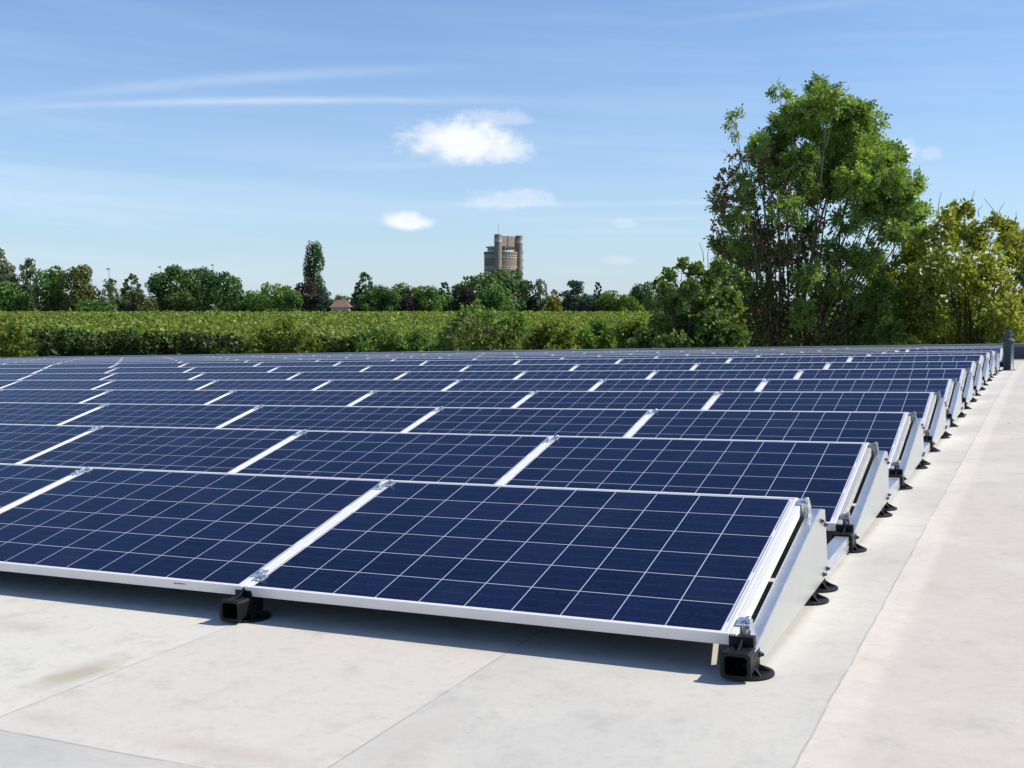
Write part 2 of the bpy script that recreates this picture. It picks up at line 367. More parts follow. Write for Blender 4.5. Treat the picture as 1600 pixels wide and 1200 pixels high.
M = dict(
    roof=mat_roof(), cells=mat_cells(), galv=mat_galv(),
    frame=simple('anodised aluminium frame', C(.84, .82, .79), .40, .15, .05, 8),
    alu=simple('mill aluminium', C(.72, .73, .75), .30, .8, .12, 25),
    clamp=simple('clamp aluminium', C(.70, .71, .73), .28, .75, .15, 60),
    bolt=simple('dark steel bolt', C(.10, .10, .105), .4, .6),
    black=simple('black plastic', C(.007, .0075, .0085), .50, 0, .25, 60, .28),
    backsheet=simple('back sheet darkened for shade', C(.05, .052, .055), .6),  # underside colour darkened to deepen the shade beneath the panels
    ink=simple('blue sticker print', C(.06, .09, .25), .5),
    coping=simple('grey blue sheet coping', C(.115, .145, .185), .42, 0, .18, 3),
    parapet=simple('dark slate upstand', C(.042, .053, .078), .55, 0, .2, 2),
    pipe=simple('dark grey pipe', C(.045, .052, .058), .48, 0, .2, 20),
    bark=simple('bark', C(.075, .058, .042), .9, 0, .45, 12, .2),
    stem=simple('grey brown ash stem', C(.20, .165, .125), .9, 0, .40, 12, .2),
    barkl=simple('pale bark', C(.17, .14, .10), .9, 0, .4, 12, .2),
    brick=mat_brick('brown tower brick', C(.255, .205, .16), C(.215, .17, .13)),
    brickp=mat_brick('pale tower brick', C(.305, .265, .225), C(.27, .232, .195)),
    band=simple('pale concrete band', C(.52, .48, .42), .8, 0, .2, 1),
    white=simple('white painted frame', C(.75, .74, .70), .6),
    dark=simple('dark window glass', C(.02, .024, .03), .12),
    slate=simple('dark slate roofing', C(.07, .075, .08), .7),
    tile=simple('brown roof tile', C(.20, .13, .095), .85, 0, .3, 2),
    render=simple('cream wall render', C(.66, .50, .34), .85, 0, .1, 2),
    pale=simple('pale wall render', C(.70, .66, .56), .85, 0, .1, 1),
    steel=simple('grey lamp post steel', C(.22, .23, .24), .5, .4),
)

# ------------------------------------------------------------------ ground and roof
def mat_ground():
    t = NT('meadow ground'); v = t.coord(); n = t.noise(v, .12, 5, .6); n2 = t.noise(v, 2.5, 4, .6)
    t.set(color=t.mix(n, C(.045, .065, .018), C(.10, .10, .035)), rough=.95, spec=.1); t.bump(n2, .6, .1); return t.m
g = MB(); R_ = 9000
g.add([(-R_, -R_, 0), (R_, -R_, 0), (R_, R_, 0), (-R_, R_, 0)], [(0, 1, 2, 3)])
tag(g.build('ground', mat_ground()), kind='structure')

ROOFZ = -.11; YF = 13.5; SL = .0228; YEND = 24.45
def drop(y): return -SL*max(0.0, y-YF)
def roof():
    b = MB(); ys = [-9, YF-.8, YF-.3, YF+.3, YF+.8, YEND]; x0, x1 = -48, 13
    zz = lambda y: ROOFZ + (drop(y) if abs(y-YF) > .5 else drop(y)*1.0 - .0012)
    n = len(ys)
    top = [(x, y, zz(y)) for y in ys for x in (x0, x1)]
    b.add(top, [(2*i, 2*i+1, 2*i+3, 2*i+2) for i in range(n-1)])
    bot = -4.6
    b.add([(x0, -9, zz(-9)), (x1, -9, zz(-9)), (x1, YEND, zz(YEND)), (x0, YEND, zz(YEND)), (x0, -9, bot), (x1, -9, bot), (x1, YEND, bot), (x0, YEND, bot)],
          [(0, 4, 5, 1), (1, 5, 6, 2), (2, 6, 7, 3), (3, 7, 4, 0)])
    o = b.build('roof', M['roof'], mw=RM); tag(o, kind='structure')
roof()
def parapet():
    r = empty('parapet', RM @ Matrix.Translation((0, YEND, ROOFZ+drop(YEND))))
    tag(r, 'low dark slate parapet with grey blue coping along the far roof edge', 'parapet')
    h = .003-(ROOFZ+drop(YEND))
    b = MB(); b.box(-48, 13, .0, .25, -.4, h-.055); b.build('upstand', M['parapet'], r)
    b = MB(); 
    prof = [(-.035, h-.075), (-.035, h-.006), (.285, h), (.285, h-.075), (.26, h-.075), (.26, h-.045), (-.012, h-.05), (-.012, h-.075)]
    v = [(x, y, z) for x in (-48, 13) for y, z in prof]; k = len(prof)
    b.add(v, [(i, (i+1) % k, k+(i+1) % k, k+i) for i in range(k)])
    b.build('coping', M['coping'], r)
    b = MB(); b.add([(-48, -.30, .004), (13, -.30, .004), (13, -.004, .05), (-48, -.004, .05)], [(0, 1, 2, 3)])
    b.build('fillet', M['fillet'], r)
M['fillet'] = simple('grey roof fillet', C(.36, .33, .29), .8, 0, .25, 6)
parapet()

# ------------------------------------------------------------------ solar panels
ORD = ['first', 'second', 'third', 'fourth', 'fifth', 'sixth', 'seventh', 'eighth', 'ninth', 'tenth', 'eleventh', 'twelfth', 'thirteenth', 'fourteenth',
       'fifteenth', 'sixteenth', 'seventeenth', 'eighteenth', 'nineteenth', 'twentieth', 'twenty-first', 'twenty-second']
def row_name(k): return 'front row' if k == 0 else ORD[k] + ' row from the front'
def rowm(k):
    y = k*PY; a = -math.atan(SL) if y > YF-.4 else 0
    return RM @ Matrix.Translation((0, y, drop(y+.2))) @ Matrix.Rotation(a, 4, 'X')
def ring_frame(b, w, d, t, lip):
    # hollow frame: outer wall, top lip, inner edge
    o = [(0, 0), (w, 0), (w, d), (0, d)]; i = [(lip, lip), (w-lip, lip), (w-lip, d-lip), (lip, d-lip)]
    v = [(x, y, 0) for x, y in o] + [(x, y, 0) for x, y in i] + [(x, y, -t) for x, y in o] + [(x, y, -t) for x, y in i] + [(x, y, -.004) for x, y in i]
    f = []
    for a in range(4):
        c = (a+1) % 4
        f += [(a, c, 4+c, 4+a), (8+a, 8+c, c, a), (8+c, 8+a, 12+a, 12+c), (12+c, 12+a, 16+a, 16+c), (4+a, 4+c, 16+c, 16+a)]
    b.add(v, f)
def clamp_mb(x, y):
    b = MB(); b.box(x-.021, x+.021, y-.022, y+.022, .0005, .005); b.box(x-.0055, x+.0055, y-.020, y+.020, -.03, .0005)
    b.lathe([(.0001, .0145), (.006, .0145), (.0075, .012), (.0075, .005)], x, y, 8); return b
def endclamp_mb(y):
    x = PW+.021; b = MB()
    b.box(x-.012, x+.012, y-.021, y+.021, .0005, .006)
    b.box(x+.004, x+.012, y-.021, y+.021, -.055, .0005); b.box(x+.012, x+.026, y-.021, y+.021, -.010, .003)
    b.box(x+.022, x+.028, y-.021, y+.021, -.060, -.010)
    b.lathe([(.0001, .019), (.0075, .019), (.0095, .015), (.0095, .004)], x+.018, y, 8)
    return b
def make_panel():
    r = empty('solar_panel', Matrix.Identity(4))
    b = MB(); ring_frame(b, PW, PD, PT, .0105); b.build('frame', M['frame'], r, bevel=.0012)
    b = MB(); b.add([(.0103, .0103, -.0022), (PW-.0103, .0103, -.0022), (PW-.0103, PD-.0103, -.0022), (.0103, PD-.0103, -.0022)], [(0, 1, 2, 3)])
    b.build('glass', M['cells'], r)
    b = MB(); b.add([(.0103, .0103, -.008), (PW-.0103, .0103, -.008), (PW-.0103, PD-.0103, -.008), (.0103, PD-.0103, -.008)], [(3, 2, 1, 0)])
    b.build('back_sheet', M['backsheet'], r)
    for y in (.10, PD-.085): clamp_mb(-.006, y).build('clamp', M['clamp'], r)
    return r
PROTO = make_panel()
def copy_tree(o, parent=None):
    c = o.copy(); link(c)
    if parent: c.parent = parent
    for ch in list(o.children): copy_tree(ch, c)
    return c
ENDM = [endclamp_mb(y) for y in (.07, PD-.045)]
ENDO = None
used = False
rnd = random.Random(4)
NROWS = 14
for k in range(NROWS):
    ncol = int(math.ceil(((3.96+PY*k)*1.19-.8)/PX)) + 1
    for j in range(ncol):
        if k == 10 and j == 0: continue
        p = PROTO if not used else copy_tree(PROTO)
        if not used: pass
        used = True
        xr = .006 - j*PX
        p.matrix_world = rowm(k) @ Matrix.Translation((xr-PW, 0, 0)) @ Matrix.Rotation(TILT + rnd.gauss(0, .0012), 4, 'X')
        pos = 'right end one' if j == 0 else ORD[j] + ' from its right end'
        tag(p, 'blue framed solar panel in the ' + row_name(k) + ', ' + pos, 'solar panel', 'solar panels in rows on the flat roof')
        if j == 0:
            if ENDO is None:
                ENDO = [m.build('end_clamp', M['clamp'], p, bevel=.001) for m in ENDM]
                b = MB(); b.box(PW+.0015, PW+.021, .004, PD-.004, -.038, -.0012); b.box(PW-.004, PW+.003, .012, PD-.012, -.030, -.006)
                ENDO.append(b.build('edge_profile', M['frame'], p, bevel=.0012))
            else:
                for e in ENDO: c = e.copy(); link(c); c.parent = p
        if k == 0 and j == 1:
            b = MB(); rs = random.Random(2); xx = PW-.30
            for q in range(7):
                w_ = rs.uniform(.004, .008); b.box(xx, xx+w_, -.0004, .001, -.0135-rs.uniform(0, .003), -.0105); xx += w_+.0015
            b.build('sticker', M['ink'], p)
# note: the end clamps above were copied after the prototype, so only right end panels carry them

# ------------------------------------------------------------------ mounting gear at the right hand end of every row
def make_plate():
    r = empty('side_plate', Matrix.Identity(4))
    x1 = .081; x0 = .041; t = .003
    prof = [(-.018, -.042), (-.002, -.090), (.05, -.090), (1.118, -.072), (1.068, .172), (.985, .188)]
    b = MB(); k = len(prof)
    v = [(x, y, z) for x in (x1-t, x1) for y, z in prof]
    b.add(v, [tuple(reversed(range(k))), tuple(range(k, 2*k))] + [(i, (i+1) % k, k+(i+1) % k, k+i) for i in range(k)])
    # folded top flange and rear flange
    def slab(y0, z0, y1, z1, dn):
        n = Vector((0, -(z1-z0), y1-y0)).normalized()*dn
        a = [(x0, y0, z0), (x1-t, y0, z0), (x1-t, y1, z1), (x0, y1, z1)]
        b.add(a + [(p[0], p[1]-n.y, p[2]-n.z) for p in a], [(0, 1, 2, 3), (7, 6, 5, 4), (0, 4, 5, 1), (1, 5, 6, 2), (2, 6, 7, 3), (3, 7, 4, 0)])
    slab(-.018, -.042, .985, .188, t); slab(.985, .188, 1.068, .172, t)
    b.build('plate', M['galv'], r, bevel=.0018)
    b = MB(); n_ = [(-40, 1.072, .170), (.034, 1.072, .170), (.034, 1.120, -.085), (-40, 1.120, -.085)]
    for y, z in ((1.055, .120), (.985, .145), (1.085, -.045), (1.02, -.052), (.045, -.062)):
        b = MB(); b.lathe([(.009, 0), (.009, .004), (.0055, .0045), (.0055, .012), (.0001, .0125)], 0, 0, 8)
        b.v = [(x1+p[2], y+p[0], z+p[1]) for p in b.v]; b.build('bolt', M['bolt'], r)
    return r
def make_foot(front):
    r = empty('support_foot', Matrix.Identity(4))
    b = MB(); b.lathe([(.0001, 0), (.072, 0), (.072, .006), (.066, .0085), (.030, .010), (.030, .034), (.024, .036), (.0001, .036)], 0, 0, 28)
    b.build('base_disc', M['black'], r, smooth=False)
    b = MB()
    for a in range(6):
        t = a*pi/3+.3; c, s = cos(t), sin(t); h = .0025
        b.add([(.024*c-h*s, .024*s+h*c, .008), (.064*c-h*s, .064*s+h*c, .008), (.024*c-h*s, .024*s+h*c, .032),
               (.024*c+h*s, .024*s-h*c, .008), (.064*c+h*s, .064*s-h*c, .008), (.024*c+h*s, .024*s-h*c, .032)],
              [(0, 1, 2), (5, 4, 3), (0, 3, 4, 1), (1, 4, 5, 2), (2, 5, 3, 0)])
    b.build('rib', M['black'], r)
    return r
def rrect(cx, cz, hw, hh, rad, n=4):
    p = []
    for qx, qz, a0 in ((1, 1, 0), (-1, 1, pi/2), (-1, -1, pi), (1, -1, 3*pi/2)):
        for i in range(n+1):
            t = a0 + i*pi/2/n; p.append((cx+qx*(hw-rad)+rad*cos(t), cz+qz*(hh-rad)+rad*sin(t)))
    return p
def add_socket(r):
    # rail socket in front of the foot: hollow rounded tube, back bracket above it (foot frame: z = 0 on the roof)
    cx, cz = -.012, .044
    b = MB(); o = rrect(cx, cz, .0385, .0335, .012); lipo = rrect(cx, cz, .0415, .0365, .013); i = rrect(cx, cz, .031, .026, .009); k = len(o)
    rings = [(i, .02), (i, -.088), (lipo, -.090), (lipo, -.076), (o, -.074), (o, .03)]
    v = [(x, y, z) for pr, y in rings for x, z in pr]
    b.add(v, [(a*k+q, a*k+(q+1) % k, (a+1)*k+(q+1) % k, (a+1)*k+q) for a in range(len(rings)-1) for q in range(k)])
    b.add([(x, .015, z) for x, z in i], [tuple(range(k))])
    b.build('socket', M['black'], r)
    b = MB(); b.box(-.050, .020, -.012, .018, .070, .104); b.box(-.050, .020, .018, .05, .02, .08)
    b.add([(-.012-.003, -.07, .079), (-.012+.003, -.07, .079), (-.012+.003, -.012, .079), (-.012-.003, -.012, .079), (-.012-.003, -.012, .098), (-.012+.003, -.012, .098)],
          [(0, 1, 5, 4), (0, 4, 3), (1, 2, 5), (0, 3, 2, 1), (2, 3, 4, 5)])
    b.build('bracket', M['black'], r, bevel=.002)
def make_rail():
    r = MB(); x0, x1, z0, z1 = .016, .070, .012, .072
    r.box(x0, x1, 1.09, PY-.03, z0, z1)
    for z in (z0+.02, z0+.04): r.box(x1-.0005, x1+.0025, 1.09, PY-.03, z-.003, z+.003)
    return r
plate0 = make_plate(); foot0 = make_foot(True); rfoot0 = make_foot(False); add_socket(foot0); rail0 = None
F_ = [False, False, False]
def fr(k, y=0): return ROOFZ
def place_foot(proto, flag, mw, label, grp):
    p = proto if not F_[flag] else copy_tree(proto); F_[flag] = True; p.matrix_world = mw
    tag(p, label, 'foot', grp)
firstplate = True; firstrail = True
NP = 12
for k in range(NP):
    if k == 10: continue
    rm = rowm(k)
    p = plate0 if firstplate else copy_tree(plate0); firstplate = False; p.matrix_world = rm
    tag(p, 'galvanised wedge plate closing the right end of the ' + row_name(k), 'side plate', 'wedge plates down the right side of the array')
    place_foot(foot0, 0, rm @ Matrix.Translation((.055, .015, ROOFZ)), 'black plastic foot with socket under the front corner of the ' + row_name(k), 'black socket feet under the panel fronts')
    for y, w in ((.86, 'forward one'), (1.045, 'rear one')):
        place_foot(rfoot0, 1, rm @ Matrix.Translation((.055, y, ROOFZ)), 'black round foot under the plate of the ' + row_name(k) + ', ' + w, 'black round feet under the wedge plates')
    if k < 9:
        if firstrail: rail0 = make_rail().build('base_rail', M['alu'], mw=rm @ Matrix.Translation((0, 0, ROOFZ)), bevel=.003); o = rail0; firstrail = False
        else: o = rail0.copy(); link(o); o.matrix_world = rm @ Matrix.Translation((0, 0, ROOFZ))
        tag(o, 'silver rail just behind the wedge plate of the ' + row_name(k), 'rail', 'silver rails joining the rows')
for j in (1, 2):
    place_foot(foot0, 0, RM @ Matrix.Translation((.012-j*PX+.012, .015, ROOFZ)), 'black plastic socket foot under the ' + ('nearest' if j == 1 else 'second') + ' panel joint of the front row', 'black socket feet under the panel fronts')
# unseen sheet closing each row's rear, implied by plate bolts, added to block light
firstd = None
for k in range(NROWS):
    b = MB(); xl = -(((3.96+PY*k)*1.19-.8)+2.2); xr_ = .034 if k != 10 else -PX+.02
    y0, z0, y1, z1 = .985, .186, 1.095, -.098
    b.add([(xl, y0, z0), (xr_, y0, z0), (xr_, y1, z1), (xl, y1, z1), (xl, y0+.002, z0+.001), (xr_, y0+.002, z0+.001), (xr_, y1+.002, z1+.001), (xl, y1+.002, z1+.001)],
          [(0, 1, 2, 3), (7, 6, 5, 4), (0, 4, 5, 1), (1, 5, 6, 2), (2, 6, 7, 3)])
    o = b.build('wind_deflector', M['galv'], mw=rowm(k))
    tag(o, 'thin metal sheet closing the gap behind the ' + row_name(k), 'wind deflector', 'metal sheets behind the panel rows')

def vent():
    r = empty('vent_pipe', RM @ Matrix.Translation((.20, 17.0, ROOFZ+drop(17.0))))
    tag(r, 'dark grey vent pipe with flared hood at the right end of the far panels', 'vent pipe')
    b = MB(); b.lathe([(.115, 0), (.10, .012), (.080, .018), (.080, .50)], 0, 0, 28); b.build('shaft', M['pipe'], r, smooth=True)
    b = MB(); b.lathe([(.080, .462), (.104, .466), (.108, .480), (.100, .500), (.072, .520), (.046, .526)], 0, 0, 28); b.build('hood', M['pipe'], r)
    b = MB(); b.lathe([(.046, .50), (.046, .556), (.056, .560), (.056, .592), (.052, .595), (.056, .600), (.056, .634), (.040, .640), (.038, .655), (.0001, .656)], 0, 0, 24); b.build('cap', M['pipe'], r)
vent()

# ------------------------------------------------------------------ the land behind: places given as (picture column, distance, height) and turned into metres
def at(px, dist):  return ((px-800)/FPX*dist, dist)          # x, y on the ground
def hz(py, dist):  return EYE + (HOR-py)/FPX*dist*1.0          # height seen at picture row py

def leafquad(b, p, n, s, rs, asp=1.6, tone=.5):
    n = n.normalized(); a = n.cross(Vector((rs.gauss(0, 1), rs.gauss(0, 1), rs.gauss(0, 1))))
    if a.length < 1e-4: a = Vector((1, 0, 0))
    a.normalize(); c = n.cross(a); a = a*s*.5*asp; c = c*s*.5
    k = rs.uniform(-.2, .2)
    b.add([p-a, p+c+a*k, p+a, p-c+a*k], [(0, 1, 2, 3)], tone=tone)
def rvec(rs):
    while True:
        v = Vector((rs.uniform(-1, 1), rs.uniform(-1, 1), rs.uniform(-1, 1)))
        if .05 < v.length < 1: return v.normalized()

def lobes_for(kind, w, h, rs):
    L = []
    if kind == 'round':
        nl = int(rs.uniform(17, 22))
        for i in range(nl):
            u = (i+rs.uniform(0, 1))/nl; zz = .04+.88*u; rad = w*.5*sqrt(max(.05, 1-((zz-.42)/.60)**2))*.74
            t = rs.uniform(0, 2*pi); q = sqrt(rs.uniform(.15, 1)); r = w*rs.uniform(.15, .24)
            L.append((Vector((rad*q*cos(t), rad*q*sin(t), min(zz*h, h-r*.8))), r, r*rs.uniform(.75, 1.05)))
        L.append((Vector((0, 0, h*.42)), w*.34, h*.40))
    elif kind == 'dome':
        for i in range(26):
            zz = rs.uniform(.08, .92); rad = w*.5*(max(.02, 1-zz**2.2))**.5*.84; t = rs.uniform(0, 2*pi); r = w*rs.uniform(.11, .17)
            L.append((Vector((rad*cos(t), rad*sin(t), min(zz*h, h-r*.85))), r, r))
        L.append((Vector((0, 0, h*.5)), w*.36, h*.46))
    elif kind == 'column':
        L.append((Vector((0, 0, h*.45)), w*.30, h*.45))
        for i in range(34):
            zz = .03+.93*(i+rs.uniform(0, 1))/34; rad = w*.5*(.62 if zz < .12 else (1.0 if zz < .72 else 1.0-((zz-.72)/.28)**2*.78))*.62
            t = rs.uniform(0, 2*pi); r = w*rs.uniform(.15, .24)
            L.append((Vector((rad*cos(t), rad*sin(t), min(zz*h, h-r*1.4))), r, r*1.9))
    elif kind in ('cone', 'spire'):
        n = 34
        for i in range(n):
            zz = i/n*.97; rad = w*.5*(1-zz)**(.62 if kind == 'cone' else .5)*.86; t = i*2.399+rs.uniform(-.4, .4); r = max(w*.07, w*.20*(1.1-zz))
            L.append((Vector((rad*cos(t), rad*sin(t), min(zz*h*1.0+.03*h, h-r))), r, r*(.75 if kind == 'cone' else 1.3)))
        L.append((Vector((0, 0, h*.36)), w*.30, h*.36)); L.append((Vector((0, 0, h*.93)), w*.05, h*.07))
    elif kind == 'cedar':
        L.append((Vector((0, 0, h*.36)), w*.24, h*.34))
        for i in range(34):
            zz = rs.choice((.14, .26, .38, .5, .62, .74, .86, .94)); rad = w*.5*(1.0 if zz < .5 else (1.2-zz*.78))*rs.uniform(.25, .95); t = rs.uniform(0, 2*pi)
            r = w*rs.uniform(.12, .19); L.append((Vector((rad*cos(t), rad*sin(t), min(zz*h+rs.uniform(-.05, .05)*h+rad*.10, h-r*.5))), r, r*.5))
    elif kind == 'airy':
        for i in range(90):
            zz = .06+.92*(i+rs.uniform(0, 1))/90; rad = w*.5*(.5+.5*zz if zz < .55 else 1.5-zz*1.28)*rs.uniform(.2, 1); t = rs.uniform(0, 2*pi); r = w*rs.uniform(.035, .075)
            L.append((Vector((rad*cos(t), rad*sin(t), min(zz*h, h-r*1.4))), r, r*1.6))
    return L
def crown_mesh(L, n, s, rs, fill=.72):
    b = MB(); tot = sum(r*r for _, r, _ in L); base = {}
    for c, r, rz in L:
        lt = rs.uniform(-.18, .18)
        for i in range(max(4, int(n*r*r/tot))):
            d = rvec(rs); q = 1.0 - abs(rs.gauss(0, .22)); q = max(.3, q)+rs.uniform(0, .10)
            p = c + Vector((d.x*r*q, d.y*r*q, d.z*rz*q))
            nn = d + rvec(rs)*.75
            leafquad(b, p, nn, s*rs.uniform(.65, 1.35), rs, 1.5, min(1, max(0, .5+lt+rs.gauss(0, .2))))
    return b
def bez(a, c, e, n):
    return [a*(1-t)**2 + c*2*t*(1-t) + e*t*t for t in [i/(n-1) for i in range(n)]]
FOL = {}
def fol(key):
    if key in FOL: return FOL[key]
    P = dict(
        deep=((0.037, 0.087, 0.031), (0.110, 0.191, 0.058)), mid=((0.054, 0.129, 0.033), (0.157, 0.259, 0.067)), fresh=((0.068, 0.143, 0.021), (0.180, 0.277, 0.048)),
        grey=((0.068, 0.093, 0.051), (0.180, 0.210, 0.112)), olive=((0.072, 0.093, 0.029), (0.168, 0.184, 0.064)), purple=((0.023, 0.019, 0.023), (0.076, 0.048, 0.054)),
        blue=((0.032, 0.064, 0.048), (0.096, 0.144, 0.106)), gold=((0.104, 0.111, 0.013), (0.312, 0.260, 0.033)), pale=((0.084, 0.133, 0.070), (0.210, 0.266, 0.147)), black=((0.010, 0.026, 0.016), (0.032, 0.054, 0.029)),
        ash=((0.087, 0.164, 0.041), (0.290, 0.409, 0.087)), maple=((0.062, 0.132, 0.030), (0.204, 0.321, 0.069)), yellow=((0.145, 0.178, 0.030), (0.411, 0.437, 0.084)),
        leafy=((0.053, 0.100, 0.026), (0.186, 0.272, 0.065)), seed=((0.133, 0.075, 0.035), (0.324, 0.191, 0.099)), thick=((0.069, 0.103, 0.031), (0.240, 0.258, 0.079)), orchard=((0.067, 0.118, 0.021), (0.256, 0.315, 0.066)), hedge=((0.027, 0.054, 0.015), (0.078, 0.123, 0.033)), bush=((0.075, 0.125, 0.018), (0.213, 0.256, 0.050)))[key]
    FOL[key] = foliage('foliage ' + key, *P); return FOL[key]

SEED = [10]
def far_tree(px, topy, wpx, dist, kind, colour, label, name='tree', n=900, trunk=.0, dens=1.0):
    SEED[0] += 1; rs = random.Random(SEED[0]); x, y = at(px, dist); h = hz(topy, dist); w = wpx/FPX*dist
    r = empty(name, Matrix.Translation((x, y, 0)) @ Matrix.Rotation(rs.uniform(0, 6.28), 4, 'Z'))
    L = lobes_for(kind, w, h*(1-trunk), rs); L = [(c+Vector((0, 0, h*trunk)), a, q) for c, a, q in L]
    s = max(.40, w*.044); n = 5.0*w*h/(s*s*.75)*dict(airy=.38, cedar=.75, cone=1.3, spire=1.1).get(kind, 1.0)
    crown_mesh(L, int(min(6500, n*dens)), s, rs).build('crown', fol(colour), r, tone=True)
    b = MB(); tr = max(.14, h*.016)
    b.tube([(0, 0, -.1), (0, 0, h*.3), (w*.02, 0, h*.62), (w*.02, w*.02, h*.9)], [tr*1.4, tr, tr*.6, tr*.15], 7)
    for c, a, q in rs.sample(L, min(8, len(L))):
        z0 = c.z*rs.uniform(.35, .6); b.tube(bez(Vector((0, 0, z0)), Vector((c.x*.5, c.y*.5, z0+(c.z-z0)*.3)), c, 4), [tr*.5, tr*.35, tr*.25, tr*.1], 5)
    b.build('trunk', M['barkl'] if trunk else M['bark'], r, smooth=True)
    tag(r, label, 'tree', 'trees beyond the orchard'); return r

TREES = [
 (2, 386, 62, 380, 'round', 'grey', 'tall grey-green tree cut by the left picture edge', 'deciduous_tree', 900, .0),
 (20, 440, 70, 372, 'round', 'mid', 'low green tree in front of the tall grey-green tree at left', 'deciduous_tree', 700, 0),
 (50, 404, 50, 376, 'airy', 'pale', 'thin pale feathery tree between the grey-green tree and the dark broad pair', 'airy_tree', 700, 0),
 (82, 416, 56, 368, 'round', 'mid', 'bright green round tree, left one of the broad pair at left', 'deciduous_tree', 1100, 0),
 (122, 415, 62, 364, 'dome', 'olive', 'olive green domed tree, right one of the broad pair at left', 'deciduous_tree', 1100, 0),
 (175, 436, 46, 360, 'airy', 'pale', 'spiky pale young tree beside the small lamp post', 'airy_tree', 600, 0),
 (208, 428, 46, 366, 'cone', 'grey', 'pointed grey-green tree right of the spiky young tree', 'conifer_tree', 800, 0),
 (150, 468, 60, 356, 'round', 'mid', 'low bush beneath the olive domed tree', 'shrub', 500, 0),
 (235, 468, 50, 358, 'round', 'olive', 'low olive bush left of the dark tree with bare trunk', 'shrub', 500, 0),
 (268, 415, 60, 362, 'round', 'deep', 'dark green tree with a bare pale trunk left of the big dark group', 'deciduous_tree', 1000, .22),
 (304, 420, 46, 370, 'round', 'deep', 'narrow dark tree at the middle of the big dark group', 'deciduous_tree', 800, 0),
 (322, 418, 44, 384, 'round', 'blue', 'blue-green tree top rising at the back of the big dark group', 'deciduous_tree', 700, 0),
 (350, 425, 72, 360, 'dome', 'deep', 'broad dark green tree at the right of the big dark group', 'deciduous_tree', 1300, 0),
 (398, 455, 50, 358, 'round', 'mid', 'low tree between the dark group and the light green dome', 'deciduous_tree', 600, 0),
 (430, 443, 60, 352, 'dome', 'fresh', 'light green domed tree left of the purple tree', 'deciduous_tree', 900, 0),
 (463, 454, 44, 350, 'round', 'mid', 'small green tree just left of the purple tree by the poplar', 'deciduous_tree', 600, 0),
 (482, 441, 44, 354, 'round', 'purple', 'dark purple tree at the foot of the tall poplar', 'copper_beech', 800, 0),
 (492, 380, 34, 362, 'column', 'deep', 'tall narrow poplar rising above the tree line', 'poplar', 1600, 0),
 (508, 448, 28, 350, 'round', 'blue', 'small blue-green tree on the right of the poplar', 'deciduous_tree', 500, 0),
 (530, 461, 30, 390, 'round', 'deep', 'small dark tree behind the brown roofed house', 'deciduous_tree', 400, 0),
 (571, 425, 46, 356, 'cone', 'deep', 'dark pointed fir right of the brown roofed house', 'conifer_tree', 1100, 0),
 (580, 450, 34, 348, 'round', 'mid', 'green tree in front of the dark fir', 'deciduous_tree', 600, 0),
 (590, 447, 42, 352, 'round', 'blue', 'blue-green tree right of the dark fir', 'deciduous_tree', 600, 0),
 (606, 448, 42, 350, 'round', 'deep', 'dark rounded tree between blue-green tree and purple one', 'deciduous_tree', 600, 0),
 (628, 443, 40, 356, 'round', 'mid', 'green tree with purple neighbour left of centre', 'deciduous_tree', 600, 0),
 (637, 452, 26, 350, 'spire', 'purple', 'narrow purple tree left of the light green pair', 'copper_beech', 500, 0),
 (653, 448, 34, 354, 'round', 'fresh', 'light green tree, left one of the light pair', 'deciduous_tree', 500, 0),
 (672, 447, 40, 352, 'round', 'mid', 'green tree, right one of the light pair', 'deciduous_tree', 600, 0),
 (695, 440, 32, 358, 'cone', 'deep', 'pointed dark tree between the light pair and the second purple tree', 'conifer_tree', 600, 0),
 (720, 443, 40, 380, 'round', 'blue', 'blue-green tree behind the second purple tree', 'deciduous_tree', 500, 0),
 (727, 449, 32, 356, 'round', 'purple', 'purple tree tucked under the big dome before the tower', 'copper_beech', 500, 0),
 (757, 424, 82, 372, 'dome', 'deep', 'large dark domed tree left of the tower foot', 'deciduous_tree', 1700, 0),
 (770, 446, 58, 362, 'dome', 'mid', 'mid green domed tree in front of the tower foot', 'deciduous_tree', 1000, 0),
 (796, 421, 66, 384, 'dome', 'deep', 'large dark domed tree hiding the tower foot', 'deciduous_tree', 1500, 0),
 (800, 468, 50, 352, 'round', 'mid', 'low green tree beneath the large domes', 'deciduous_tree', 500, 0),
 (821, 456, 20, 352, 'spire', 'black', 'small blackish cypress at the right foot of the domes', 'cypress', 400, 0),
 (833, 445, 20, 350, 'spire', 'black', 'taller blackish cypress right of the domes', 'cypress', 600, 0),
 (845, 436, 34, 362, 'airy', 'pale', 'pale feathery birch behind the black cypress', 'airy_tree', 800, 0),
 (866, 452, 26, 348, 'cone', 'gold', 'golden cone shaped conifer near the centre right', 'conifer_tree', 700, 0),
 (897, 438, 52, 356, 'cedar', 'blue', 'spreading blue-green cedar with layered branches', 'cedar', 1300, 0),
 (918, 462, 34, 350, 'round', 'blue', 'low blue-green tree at the right of the cedar', 'deciduous_tree', 400, 0),
 (934, 440, 22, 356, 'spire', 'black', 'dark narrow cypress right of the cedar', 'cypress', 600, 0),
 (950, 456, 40, 348, 'round', 'fresh', 'light green tree below the cypress right of the cedar', 'deciduous_tree', 700, 0),
 (980, 461, 46, 346, 'dome', 'fresh', 'yellow-green domed tree left of the dark oak', 'deciduous_tree', 800, 0),
 (1006, 441, 44, 352, 'round', 'deep', 'dark oak just left of the near leafy tree', 'deciduous_tree', 800, 0),
 (1040, 446, 50, 360, 'round', 'deep', 'dark tree half hidden behind the near leafy tree', 'deciduous_tree', 700, 0),
 (1060, 470, 70, 352, 'round', 'mid', 'low green tree glimpsed through the near leafy tree', 'deciduous_tree', 500, 0),
]
